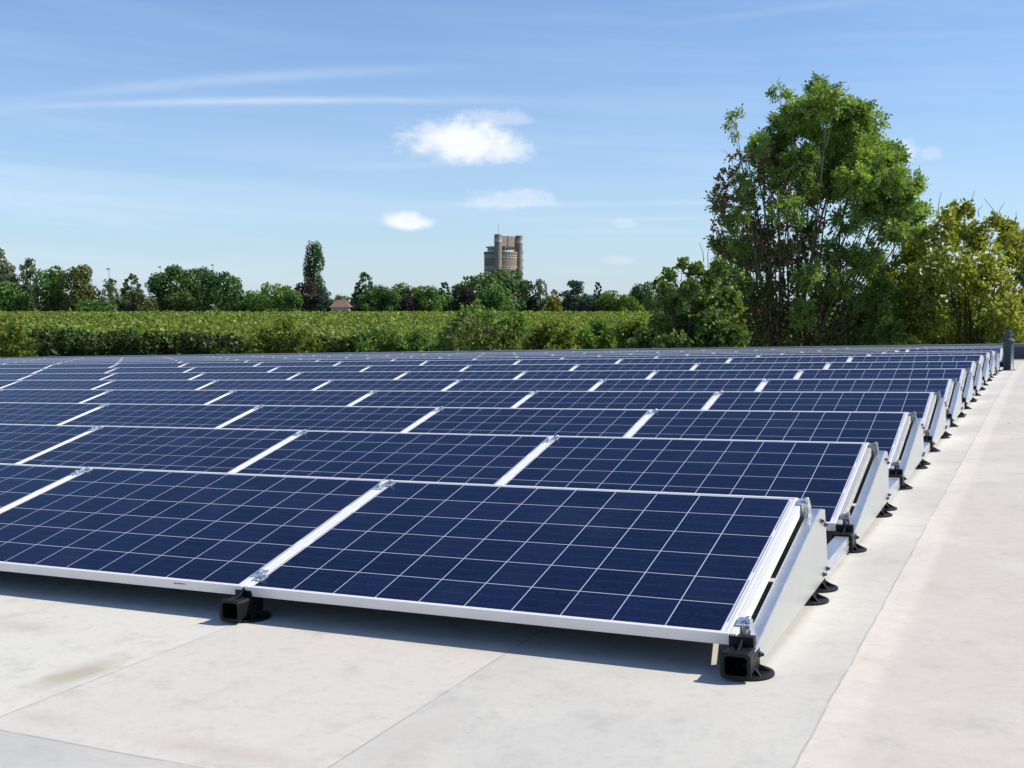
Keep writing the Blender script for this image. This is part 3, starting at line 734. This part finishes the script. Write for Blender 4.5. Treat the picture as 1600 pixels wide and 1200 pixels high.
for n_, (px_, top_, w_, c_, where) in enumerate([(20, 452, 90, 'deep', 'at the left picture edge'), (110, 456, 90, 'olive', 'behind the broad pair at left'), (185, 462, 80, 'mid', 'behind the spiky young tree'),
        (250, 462, 80, 'deep', 'behind the dark tree with bare trunk'), (330, 452, 110, 'deep', 'behind the big dark group'), (415, 462, 90, 'mid', 'behind the light green dome'), (520, 470, 60, 'deep', 'behind the brown roofed house'),
        (600, 457, 100, 'deep', 'behind the blue-green tree right of the fir'), (675, 457, 90, 'mid', 'behind the light green pair'), (745, 452, 90, 'deep', 'behind the second purple tree'),
        (852, 466, 80, 'mid', 'behind the feathery birch'), (915, 466, 90, 'deep', 'behind the cedar'), (985, 465, 80, 'mid', 'behind the yellow-green dome'), (1040, 458, 90, 'deep', 'behind the near leafy tree')]):
    TREES.append((px_, top_, w_, 405, 'round', c_, 'low wide ' + ('dark' if c_ == 'deep' else 'green') + ' back tree ' + where, 'deciduous_tree', 900, 0))
for T in TREES:
    far_tree(T[0], T[1], T[2]*(1.0 if T[4] in ('column', 'spire') else 1.14), T[3], T[4], T[5], T[6], T[7], int(T[8]*1.5), T[9])

# ------------------------------------------------------------------ orchard
def orchard():
    rs = random.Random(77); nr = np.random.RandomState(5); V = []; tone = []
    d = 52.0
    while d < 338:
        half = d*.47+6; s = .105 + d*.0012; dens = 50*(70/d)**1.35 + 3.8
        band = 1.0 if d < 80 else .75
        n = int(2*half*dens*band*1.9)
        xs = nr.uniform(-half, half, n); hh = 2.55 + .28*np.sin(xs*1.9+d*3)*np.sin(xs*.73+d) + .18*nr.randn(n)
        z = hh - np.abs(nr.gamma(1.3, .34, n)); ys = d + nr.uniform(-.75, .75, n)*(1.1-.35*(z/2.6))
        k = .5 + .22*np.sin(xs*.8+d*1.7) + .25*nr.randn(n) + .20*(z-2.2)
        nn = nr.randn(n, 3); nn[:, 2] = np.abs(nn[:, 2])+.3; nn /= np.linalg.norm(nn, axis=1)[:, None]
        a = np.cross(nn, nr.randn(n, 3)); a /= np.linalg.norm(a, axis=1)[:, None]; c = np.cross(nn, a)
        sz = s*nr.uniform(.6, 1.4, n)[:, None]
        P = np.stack([xs, ys, np.maximum(z, .15)], 1)
        V.append(np.stack([P-a*sz*.8, P+c*sz*.5, P+a*sz*.8, P-c*sz*.5], 1)); tone.append(np.clip(k, 0, 1))
        d += 3.4 if d < 140 else 5.5
    V = np.concatenate(V).reshape(-1, 3); tone = np.concatenate(tone); nq = len(tone)
    me = bpy.data.meshes.new('orchard'); me.vertices.add(nq*4); me.vertices.foreach_set('co', V.astype(np.float32).ravel())
    me.loops.add(nq*4); me.loops.foreach_set('vertex_index', np.arange(nq*4, dtype=np.int32)); me.polygons.add(nq)
    me.polygons.foreach_set('loop_start', np.arange(0, nq*4, 4, dtype=np.int32)); me.update(calc_edges=True)
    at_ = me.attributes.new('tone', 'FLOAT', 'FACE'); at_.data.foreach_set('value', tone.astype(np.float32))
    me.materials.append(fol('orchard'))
    o = bpy.data.objects.new('orchard', me); link(o)
    tag(o, 'wide yellow-green fruit orchard filling the field behind the roof', 'orchard', kind='stuff')
orchard()

# ------------------------------------------------------------------ near shrubs and trees just beyond the roof edge
def spray(b, p, d, rs, s, tone):
    # compound ash leaf: stalk direction d, leaflets in pairs
    d = d.normalized(); up = rvec(rs); a = d.cross(up).normalized(); n = d.cross(a)
    L = s*rs.uniform(.8, 1.25); ll = L*.44; lw = ll*.25
    for i in range(4):
        t = .22+.22*i; q = p+d*L*t + Vector((0, 0, -L*.10*t))
        for sg in (-1, 1) if i < 3 else (0,):
            e = (a*sg*.9 + d*(.55 if sg else 1.0) + n*rs.uniform(-.25, .25)+Vector((0, 0, -.25))).normalized(); c = e.cross(n).normalized()*lw
            b.add([q, q+e*ll*.5+c, q+e*ll, q+e*ll*.5-c], [(0, 1, 2, 3)], tone=min(1, max(0, tone+rs.gauss(0, .10))))
def near_plant(name, label, cat, base_px, dist, lobes, colour, n, leaf, s, stems, bark='bark', group=None, thick=.05, seeds=None, lowz=0.0, under=None, jit=.8, twigs=4, bare=None, crownname='crown'):
    SEED[0] += 1; rs = random.Random(SEED[0]); bx, by = at(base_px, dist)
    r = empty(name, Matrix.Translation((bx, by, 0)))
    L = []
    for px, py, rp in lobes:
        dd = dist + rs.uniform(-1, 1)*jit; x, y = at(px, dd); rad = rp/FPX*dd*(.90 if leaf == 'ash' else .95)
        L.append((Vector((x-bx, dd-by, hz(py, dd))), rad, rad*rs.uniform(.8, 1.05)))
    tot = sum(q[1]**2 for q in L); b = MB()
    for c, ra, rz in L:
        lt = rs.uniform(-.2, .2)
        for i in range(max(6, int(n*ra*ra/tot))):
            if i % (14 if leaf == 'ash' else 9) == 0:
                cd = rvec(rs); cq = rs.uniform(.12, 1.0)**.6*(.92 if leaf == 'ash' else 1.0); sub = c+Vector((cd.x*ra*cq, cd.y*ra*cq, cd.z*rz*cq)); sr = max(.13, ra*(rs.uniform(.16, .30) if leaf == 'ash' else rs.uniform(.26, .46))); st = rs.gauss(0, .12)
            d = rvec(rs); p = sub+d*sr*rs.uniform(.1, 1.0)**.5; d = (d+cd*.8).normalized(); tn = .5+lt+st+rs.gauss(0, .12)
            if leaf == 'ash': spray(b, p, d*.6+rvec(rs)+Vector((0, 0, -.1)), rs, s, tn)
            else:
                for q_ in range(2):
                    leafquad(b, p+rvec(rs)*s*.7, d*.3+rvec(rs)+Vector((0, 0, .25)), s*rs.uniform(.6, 1.3), rs, 1.45, min(1, max(0, tn+rs.gauss(0, .12))))
    b.build(crownname, fol(colour), r, tone=True)
    # stems and limbs
    b = MB(); 
    tips = [q[0] for q in L]
    for i in range(stems):
        c = L[i % len(L)][0] if i < len(L) else L[rs.randrange(len(L))][0]+rvec(rs)*.3
        o = Vector((rs.gauss(0, .10*stems**.5*.35), rs.gauss(0, .15), 0)); mid = Vector((o.x+(c.x-o.x)*rs.uniform(.15, .45), c.y*.4, c.z*rs.uniform(.45, .6)))
        t0 = thick*rs.uniform(.7, 1.25); pts = bez(o, mid, c, 9)
        pts = [p+Vector((rs.gauss(0, .03), rs.gauss(0, .03), 0))*(1 if 0 < j < 8 else 0) for j, p in enumerate(pts)]
        b.tube(pts, [t0*(1-.86*j/8) for j in range(9)], 6)
        for q in range(twigs):
            j = rs.randrange(3, 8); e = pts[j]+Vector((rs.gauss(0, .35), rs.gauss(0, .35), rs.uniform(.25, .9)))
            b.tube(bez(pts[j], (pts[j]+e)*.5+Vector((rs.gauss(0, .08), 0, -.08)), e, 4), [t0*.28, t0*.2, t0*.14, t0*.06], 4)
    for px, py0, py1 in (bare or []):
        x, y = at(px, dist); b.tube([(x-bx, 0, hz(py0, dist)), (x-bx+rs.gauss(0, .06), 0, hz((py0+py1)/2, dist)), (x-bx+rs.gauss(0, .1), 0, hz(py1, dist))], [.012, .009, .005], 4)
    b.build('trunk' if cat == 'tree' else 'stems', M[bark], r, smooth=True)
    if seeds:
        b = MB()
        for px, py, rx, ry, m in seeds:
            for i in range(m):
                t = rs.uniform(0, 2*pi); q = sqrt(rs.uniform(0, 1)); dd = dist+rs.uniform(-1.2, 1.2)
                x, y = at(px+rx*q*cos(t), dd); z = hz(py+ry*q*sin(t), dd); p = Vector((x-bx, dd-by, z))
                for a in range(9):
                    e = Vector((rs.gauss(0, .028), rs.gauss(0, .028), -rs.uniform(0, .17)))
                    leafquad(b, p+e, rvec(rs)+Vector((0, .4, 0)), .07*rs.uniform(.6, 1.3), rs, 1.7, min(1, max(0, rs.gauss(.45, .25))))
        b.build('seed_clusters', fol('seed'), r, tone=True)
    if under:
        b = MB(); c1 = under
        for px, py, rx, ry, m in c1:
            for i in range(m):
                t = rs.uniform(0, 2*pi); q = sqrt(rs.uniform(0, 1)); dd = dist+rs.uniform(-1.3, 1.0)
                x, y = at(px+rx*q*cos(t), dd); z = max(.1, hz(py+ry*q*sin(t), dd))
                leafquad(b, Vector((x-bx, dd-by, z)), rvec(rs)+Vector((0, 0, .3)), .075*rs.uniform(.6, 1.4), rs, 1.6, min(1, max(0, rs.gauss(.45, .25))))
        b.build('lower_leaves', fol('thick'), r, tone=True)
    tag(r, label, cat, group); return r

ash_lobes = [(1285, 165, 32), (1274, 146, 18), (1322, 182, 38), (1340, 205, 36), (1255, 188, 34), (1300, 225, 46), (1345, 240, 36), (1220, 205, 30), (1200, 238, 30), (1213, 150, 11), (1236, 178, 22),
    (1178, 228, 14), (1240, 255, 38), (1288, 285, 36), (1252, 300, 26), (1328, 290, 36), (1375, 248, 32), (1380, 290, 36), (1400, 318, 30), (1416, 345, 22), (1358, 325, 32), (1322, 345, 20), (1388, 352, 26),
    (1144, 190, 9), (1142, 206, 6), (1120, 318, 14), (1418, 290, 20), (1398, 262, 22), (1160, 285, 10), (1172, 305, 17), (1420, 378, 18), (1262, 368, 22), (1190, 352, 20), (1238, 330, 18), (1160, 330, 12), (1145, 350, 14), (1205, 285, 16), (1185, 265, 14), (1215, 325, 14), (1150, 375, 16), (1165, 250, 10),
    (1430, 330, 12), (1428, 360, 12), (1120, 375, 12), (1130, 395, 14), (1300, 395, 22), (1345, 400, 28), (1375, 420, 30), (1360, 455, 34), (1395, 470, 28), (1340, 495, 32), (1385, 510, 34), (1320, 530, 28), (1395, 545, 24),
    (1215, 400, 22), (1260, 430, 22), (1170, 400, 24), (1150, 440, 24), (1250, 490, 20), (1285, 470, 22), (1190, 460, 20), (1310, 440, 22)]
near_plant('ash_tree', 'tall multi-stemmed ash tree with brown hanging seed clusters at right', 'tree', 1228, 34.5, ash_lobes, 'ash', 10500, 'ash', .285, 62, thick=.062, twigs=6,
    seeds=[(1180, 300, 70, 75, 230), (1145, 330, 40, 75, 110), (1230, 350, 60, 60, 60), (1320, 370, 60, 50, 45), (1190, 440, 90, 80, 240), (1270, 470, 70, 80, 130), (1165, 500, 70, 45, 120)],
    under=[(1190, 460, 95, 90, 1900), (1280, 480, 70, 75, 1100), (1150, 510, 60, 45, 1100), (1350, 520, 80, 40, 1500), (1230, 540, 120, 30, 1600)],
    bare=[(1128, 330, 268), (1105, 420, 372), (1098, 410, 380), (1146, 290, 240)], group=None, jit=1.3, bark='stem')
near_plant('leafy_tree', 'broad-leaved green tree at the left foot of the ash tree', 'tree', 1072, 31,
    [(1046, 430, 10), (1064, 415, 9), (1086, 424, 13), (1106, 440, 20), (1040, 452, 12), (1028, 440, 6), (1076, 452, 20), (1050, 478, 18), (1098, 478, 26), (1030, 505, 18), (1068, 512, 26), (1112, 512, 30), (1012, 528, 16), (1050, 545, 28), (1000, 545, 18), (1092, 550, 30), (1135, 470, 26), (1140, 530, 30), (1125, 420, 14)],
    'leafy', 6200, 'broad', .098, 18, thick=.045, jit=1.0)
yl = [(1482, 345, 24), (1502, 328, 16), (1460, 365, 28), (1424, 398, 30), (1512, 372, 34), (1560, 362, 26), (1576, 392, 32), (1475, 415, 42), (1532, 425, 44), (1605, 430, 36), (1442, 455, 38), (1500, 475, 44), (1562, 480, 44),
      (1610, 500, 40), (1450, 515, 40), (1520, 528, 42), (1580, 540, 40), (1405, 470, 26), (1400, 520, 26), (1545, 345, 12), (1630, 400, 40), (1640, 470, 50), (1660, 430, 40), (1470, 555, 36), (1625, 545, 40), (1418, 548, 26), (1598, 372, 14), (1424, 440, 28), (1408, 500, 26), (1434, 490, 32), (1404, 545, 28), (1385, 440, 18)]
near_plant('yellowing_tree', 'broad yellow-green tree with dark limbs at the right picture edge', 'tree', 1525, 34, yl, 'yellow', 15500, 'broad', .100, 30, thick=.055, jit=1.4, twigs=5,
    bare=[(1462, 345, 302), (1515, 340, 300), (1545, 350, 312), (1558, 345, 318), (1524, 340, 322), (1580, 350, 332)])
near_plant('shrubby_tree', 'bushy small tree with dark twisted stems before the tower trees', 'tree', 740, 36,
    [(728, 486, 15), (745, 478, 13), (760, 492, 18), (715, 505, 18), (742, 508, 22), (770, 512, 20), (700, 525, 20), (735, 532, 26), (765, 535, 22), (790, 520, 18), (800, 495, 16), (815, 505, 16), (808, 520, 20), (795, 545, 24), (690, 545, 18)],
    'maple', 1700, 'broad', .088, 15, thick=.05, jit=.9, twigs=5, under=[(735, 522, 42, 26, 1100), (790, 530, 30, 18, 300)])
BUSH = [
 ('bush', 'leafy yellow-green bush at the lower left edge behind the parapet', 10, 42, [(0, 505, 22), (18, 520, 24), (8, 545, 28), (35, 545, 22), (-20, 520, 26)], 'bush', 800),
 ('bush', 'light green bush right of the dark clipped hedge', 440, 44, [(420, 520, 16), (445, 512, 18), (465, 525, 18), (430, 540, 22), (460, 545, 22), (485, 540, 18), (400, 540, 16)], 'bush', 900),
 ('bush', 'mid green bush left of the bushy small tree', 585, 45, [(560, 528, 16), (585, 522, 16), (610, 530, 18), (570, 545, 18), (600, 546, 18), (635, 538, 16), (655, 530, 18), (672, 545, 18)], 'maple', 800),
 ('bush', 'fresh green bush just right of the bushy small tree', 860, 42, [(835, 520, 18), (860, 512, 16), (885, 520, 18), (850, 540, 22), (880, 542, 22), (832, 545, 20)], 'bush', 900),
 ('bush', 'green bush midway between the bushy small tree and the near leafy tree', 930, 42, [(912, 525, 18), (935, 515, 16), (955, 525, 18), (925, 545, 22), (950, 546, 20)], 'maple', 800),
 ('bush', 'small green bush against the left side of the near leafy tree', 990, 38, [(975, 520, 16), (995, 512, 18), (1010, 530, 20), (985, 542, 22), (1005, 552, 20)], 'bush', 800),
]
for nm, lb, bx, ds, lobes, colr, n in BUSH:
    near_plant(nm, lb, 'bush', bx, ds, lobes, colr, int(n*1.9), 'broad', .092, 6, thick=.025, twigs=2, jit=.6, group='bushes behind the far parapet', crownname='foliage')
# dark clipped hedge
def hedge():
    rs = random.Random(8); ds = 46; r = empty('hedge', Matrix.Translation((at(240, ds)[0], ds, 0))); bx = at(240, ds)[0]
    L = []; px = 28
    while px < 700:
        top = 518 + max(0, px-80)*.028 + rs.uniform(-4, 4); rp = rs.uniform(15, 21)
        for py in (top+rp*.9, top+rp*2.1, top+rp*3.2):
            dd = ds+rs.uniform(-.5, .5); x, y = at(px, dd); L.append((Vector((x-bx, dd-ds, hz(py, dd))), rp/FPX*dd*.9, rp/FPX*dd*1.15))
        px += rs.uniform(15, 24)
    crown_mesh(L, 34000, .115, rs).build('foliage', fol('hedge'), r, tone=True)
    b = MB()
    for i in range(18): x = -5.2+i*.95; b.tube([(x, 0, 0), (x+.05, .1, 1.4), (x, 0, 2.6)], [.05, .04, .015], 6)
    b.build('stems', M['bark'], r)
    tag(r, 'long dark green hedge running behind the left half of the parapet', 'hedge')
hedge()

# ------------------------------------------------------------------ water tower
def tower():
    dist = 600; k = dist/FPX; x, y = at(782.3, dist); phi = radians(45)
    zz = lambda py: hz(py, dist)
    r = empty('water_tower', Matrix.Translation((x, y, 0)) @ Matrix.Rotation(phi, 4, 'Z'))
    tag(r, 'brown brick water tower with two tall round corner turrets above the trees', 'tower')
    top = zz(369); tank = zz(394.5)
    # local frame: x to the right along the front, -y towards the viewer
    b = MB(); b.box(-7.8, 7.8, -5.8, -3.4, 0, top-.5); b.box(-.4, .4, -6.15, -5.8, tank, top-.5); b.build('slab_wall', M['brickp'], r)
    for sx in (-1, 1):
        b = MB(); b.lathe([(1.95, 0), (1.95, top), (0.001, top)], sx*7.8, -6, 28); o = b.build('turret', M['brickp'], r, smooth=False)
        c = MB(); z1 = zz(375.5); z2 = zz(379.8); c.lathe([(1.95, z2-.5), (2.12, z2-.5), (2.12, z2-.1), (2.0, z2-.1), (2.0, z1), (2.12, z1), (2.12, z1+.25), (1.95, z1+.25)], sx*7.8, -6, 28); c.build('gallery', M['band'], o)
        c = MB(); 
        for py in (395.5, 407, 418.5, 430): c.box(sx*7.8+.9, sx*7.8+1.75, -7.5, -6.6, zz(py)-.5, zz(py)+.5)
        c.build('slit_window', M['dark'], o)
    b = MB(); R = 8.7; b.lathe([(R, 0), (R, tank-1.1), (R+.25, tank-1.1), (R+.25, tank), (.001, tank)], 0, 0, 56); d = b.build('tank_drum', M['brick'], r)
    for py0, py1 in ((399.5, 404), (417.5, 421.5)):
        b = MB(); a, c = zz(py1), zz(py0)
        b.lathe([(R, a), (R+.12, a), (R+.12, a+.32), (R+.03, a+.34), (R+.03, c-.34), (R+.12, c-.32), (R+.12, c), (R, c)], 0, 0, 56); e = b.build('window_band', M['band'], d)
        b = MB(); 
        for q in range(28):
            t = q*2*pi/28; s_ = .07; v = []
            for tt in (t-s_, t+s_):
                for z in (a+.42, c-.42): v.append(((R+.09)*cos(tt), (R+.09)*sin(tt), z))
            b.add(v, [(0, 2, 3, 1)])
        b.build('pane', M['dark'], e)
    l0, l1 = tank, zz(386.5)
    b = MB(); b.lathe([(7.0, l0), (7.0, l1-.3), (7.9, l1-.3), (7.9, l1-.05), (.001, l1+.5)], 0, 0, 24); e = b.build('lantern', M['white'], r)
    b = MB()
    for q in range(24):
        t = q*2*pi/24; v = []
        for tt in (t-.09, t+.09):
            for z in (l0+.7, l1-.7): v.append((7.06*cos(tt), 7.06*sin(tt), z))
        b.add(v, [(0, 2, 3, 1)])
    b.build('window', M['dark'], e)
    b = MB(); b.lathe([(7.95, l1-.35), (7.95, l1-.02), (.001, l1+.55)], 0, 0, 24); b.build('roof', M['slate'], r)
    b = MB(); b.tube([(-6.9, -5.5, top-.1), (-6.9, -5.5, zz(354))], [.13, .06], 6); b.box(-7.6, -6.2, -5.53, -5.47, zz(355.5), zz(355)); b.build('antenna', M['steel'], r)
tower()

# ------------------------------------------------------------------ house, pale block, lamp posts
def house(px0, px1, ridge, eave, dist, wallm, name, label, hip=.32):
    k = dist/FPX; x0, y = at(px0, dist); x1, _ = at(px1, dist); w = x1-x0; dpt = w*.8; r = empty(name, Matrix.Translation(((x0+x1)/2, y, 0)))
    he, hr = hz(eave, dist), hz(ridge, dist)
    b = MB(); b.box(-w*.42, w*.42, 0, dpt, 0, he); b.build('wall', wallm, r)
    b = MB(); e = w*.5; b.add([(-e, -.8, he-.25), (e, -.8, he-.25), (e, dpt+.8, he-.25), (-e, dpt+.8, he-.25), (-e*hip, dpt*.5, hr), (e*hip, dpt*.5, hr)], [(0, 1, 5, 4), (1, 2, 5), (2, 3, 4, 5), (3, 0, 4), (3, 2, 1, 0)])
    o = b.build('roof', M['tile'], r)
    b = MB(); b.box(-.4, .4, dpt*.5-.4, dpt*.5+.4, hr-1, hr+.7); b.build('chimney', M['brick'], o)
    for q in (-.2, .2):
        b = MB(); b.box(w*q-.55, w*q+.55, -.05, .02, he*.3, he*.78); f = b.build('window', M['white'], r)
        b = MB(); b.box(w*q-.45, w*q+.45, -.07, -.052, he*.33, he*.75); b.build('pane', M['dark'], f)
    tag(r, label, 'house')
house(515, 548, 467, 479, 346, M['render'], 'house', 'cream house with brown hipped roof right of the poplar')
house(543, 560, 471, 480, 352, M['render'], 'house', 'small brown roofed annex right of the cream house')
def block():
    dist = 392; x, y = at(46, dist); r = empty('apartment_block', Matrix.Translation((x, y, 0))); w = 34/FPX*dist; h = hz(446, dist)
    b = MB(); b.box(-w/2, w/2, 0, 9, 0, h); b.box(-w/2-.2, w/2+.2, -.2, 9.2, h, h+.3); b.build('wall', M['pale'], r)
    for q in range(4):
        for z in (1.2, 4.2, 7.2):
            if z+1.3 > h: continue
            b = MB(); xx = -w/2+w*(q+.5)/4; b.box(xx-.7, xx+.7, -.04, .03, z, z+1.4); f = b.build('window', M['white'], r)
            b = MB(); b.box(xx-.58, xx+.58, -.06, -.042, z+.1, z+1.3); b.build('pane', M['dark'], f)
    tag(r, 'pale building showing in gaps between the trees at left', 'building')
block()
for px, py, dist, lb in ((173, 421, 375, 'thin lamp post above the spiky young tree'), (253, 418, 400, 'thin lamp post left of the dark tree with bare trunk'), (335, 415, 410, 'thin lamp post above the big dark tree group')):
    x, y = at(px, dist); h = hz(py, dist); r = empty('lamp_post', Matrix.Translation((x, y, 0)))
    b = MB(); b.tube([(0, 0, 0), (0, 0, h*.6), (0, 0, h)], [.14, .10, .07], 8); b.build('pole', M['steel'], r)
    b = MB(); b.box(-.75, .45, -.16, .16, h, h+.28); b.box(-.75, -.2, -.16, .16, h-.14, h); b.build('lamp_head', M['steel'], r, bevel=.04)
    tag(r, lb, 'lamp post', 'lamp posts among the far trees')
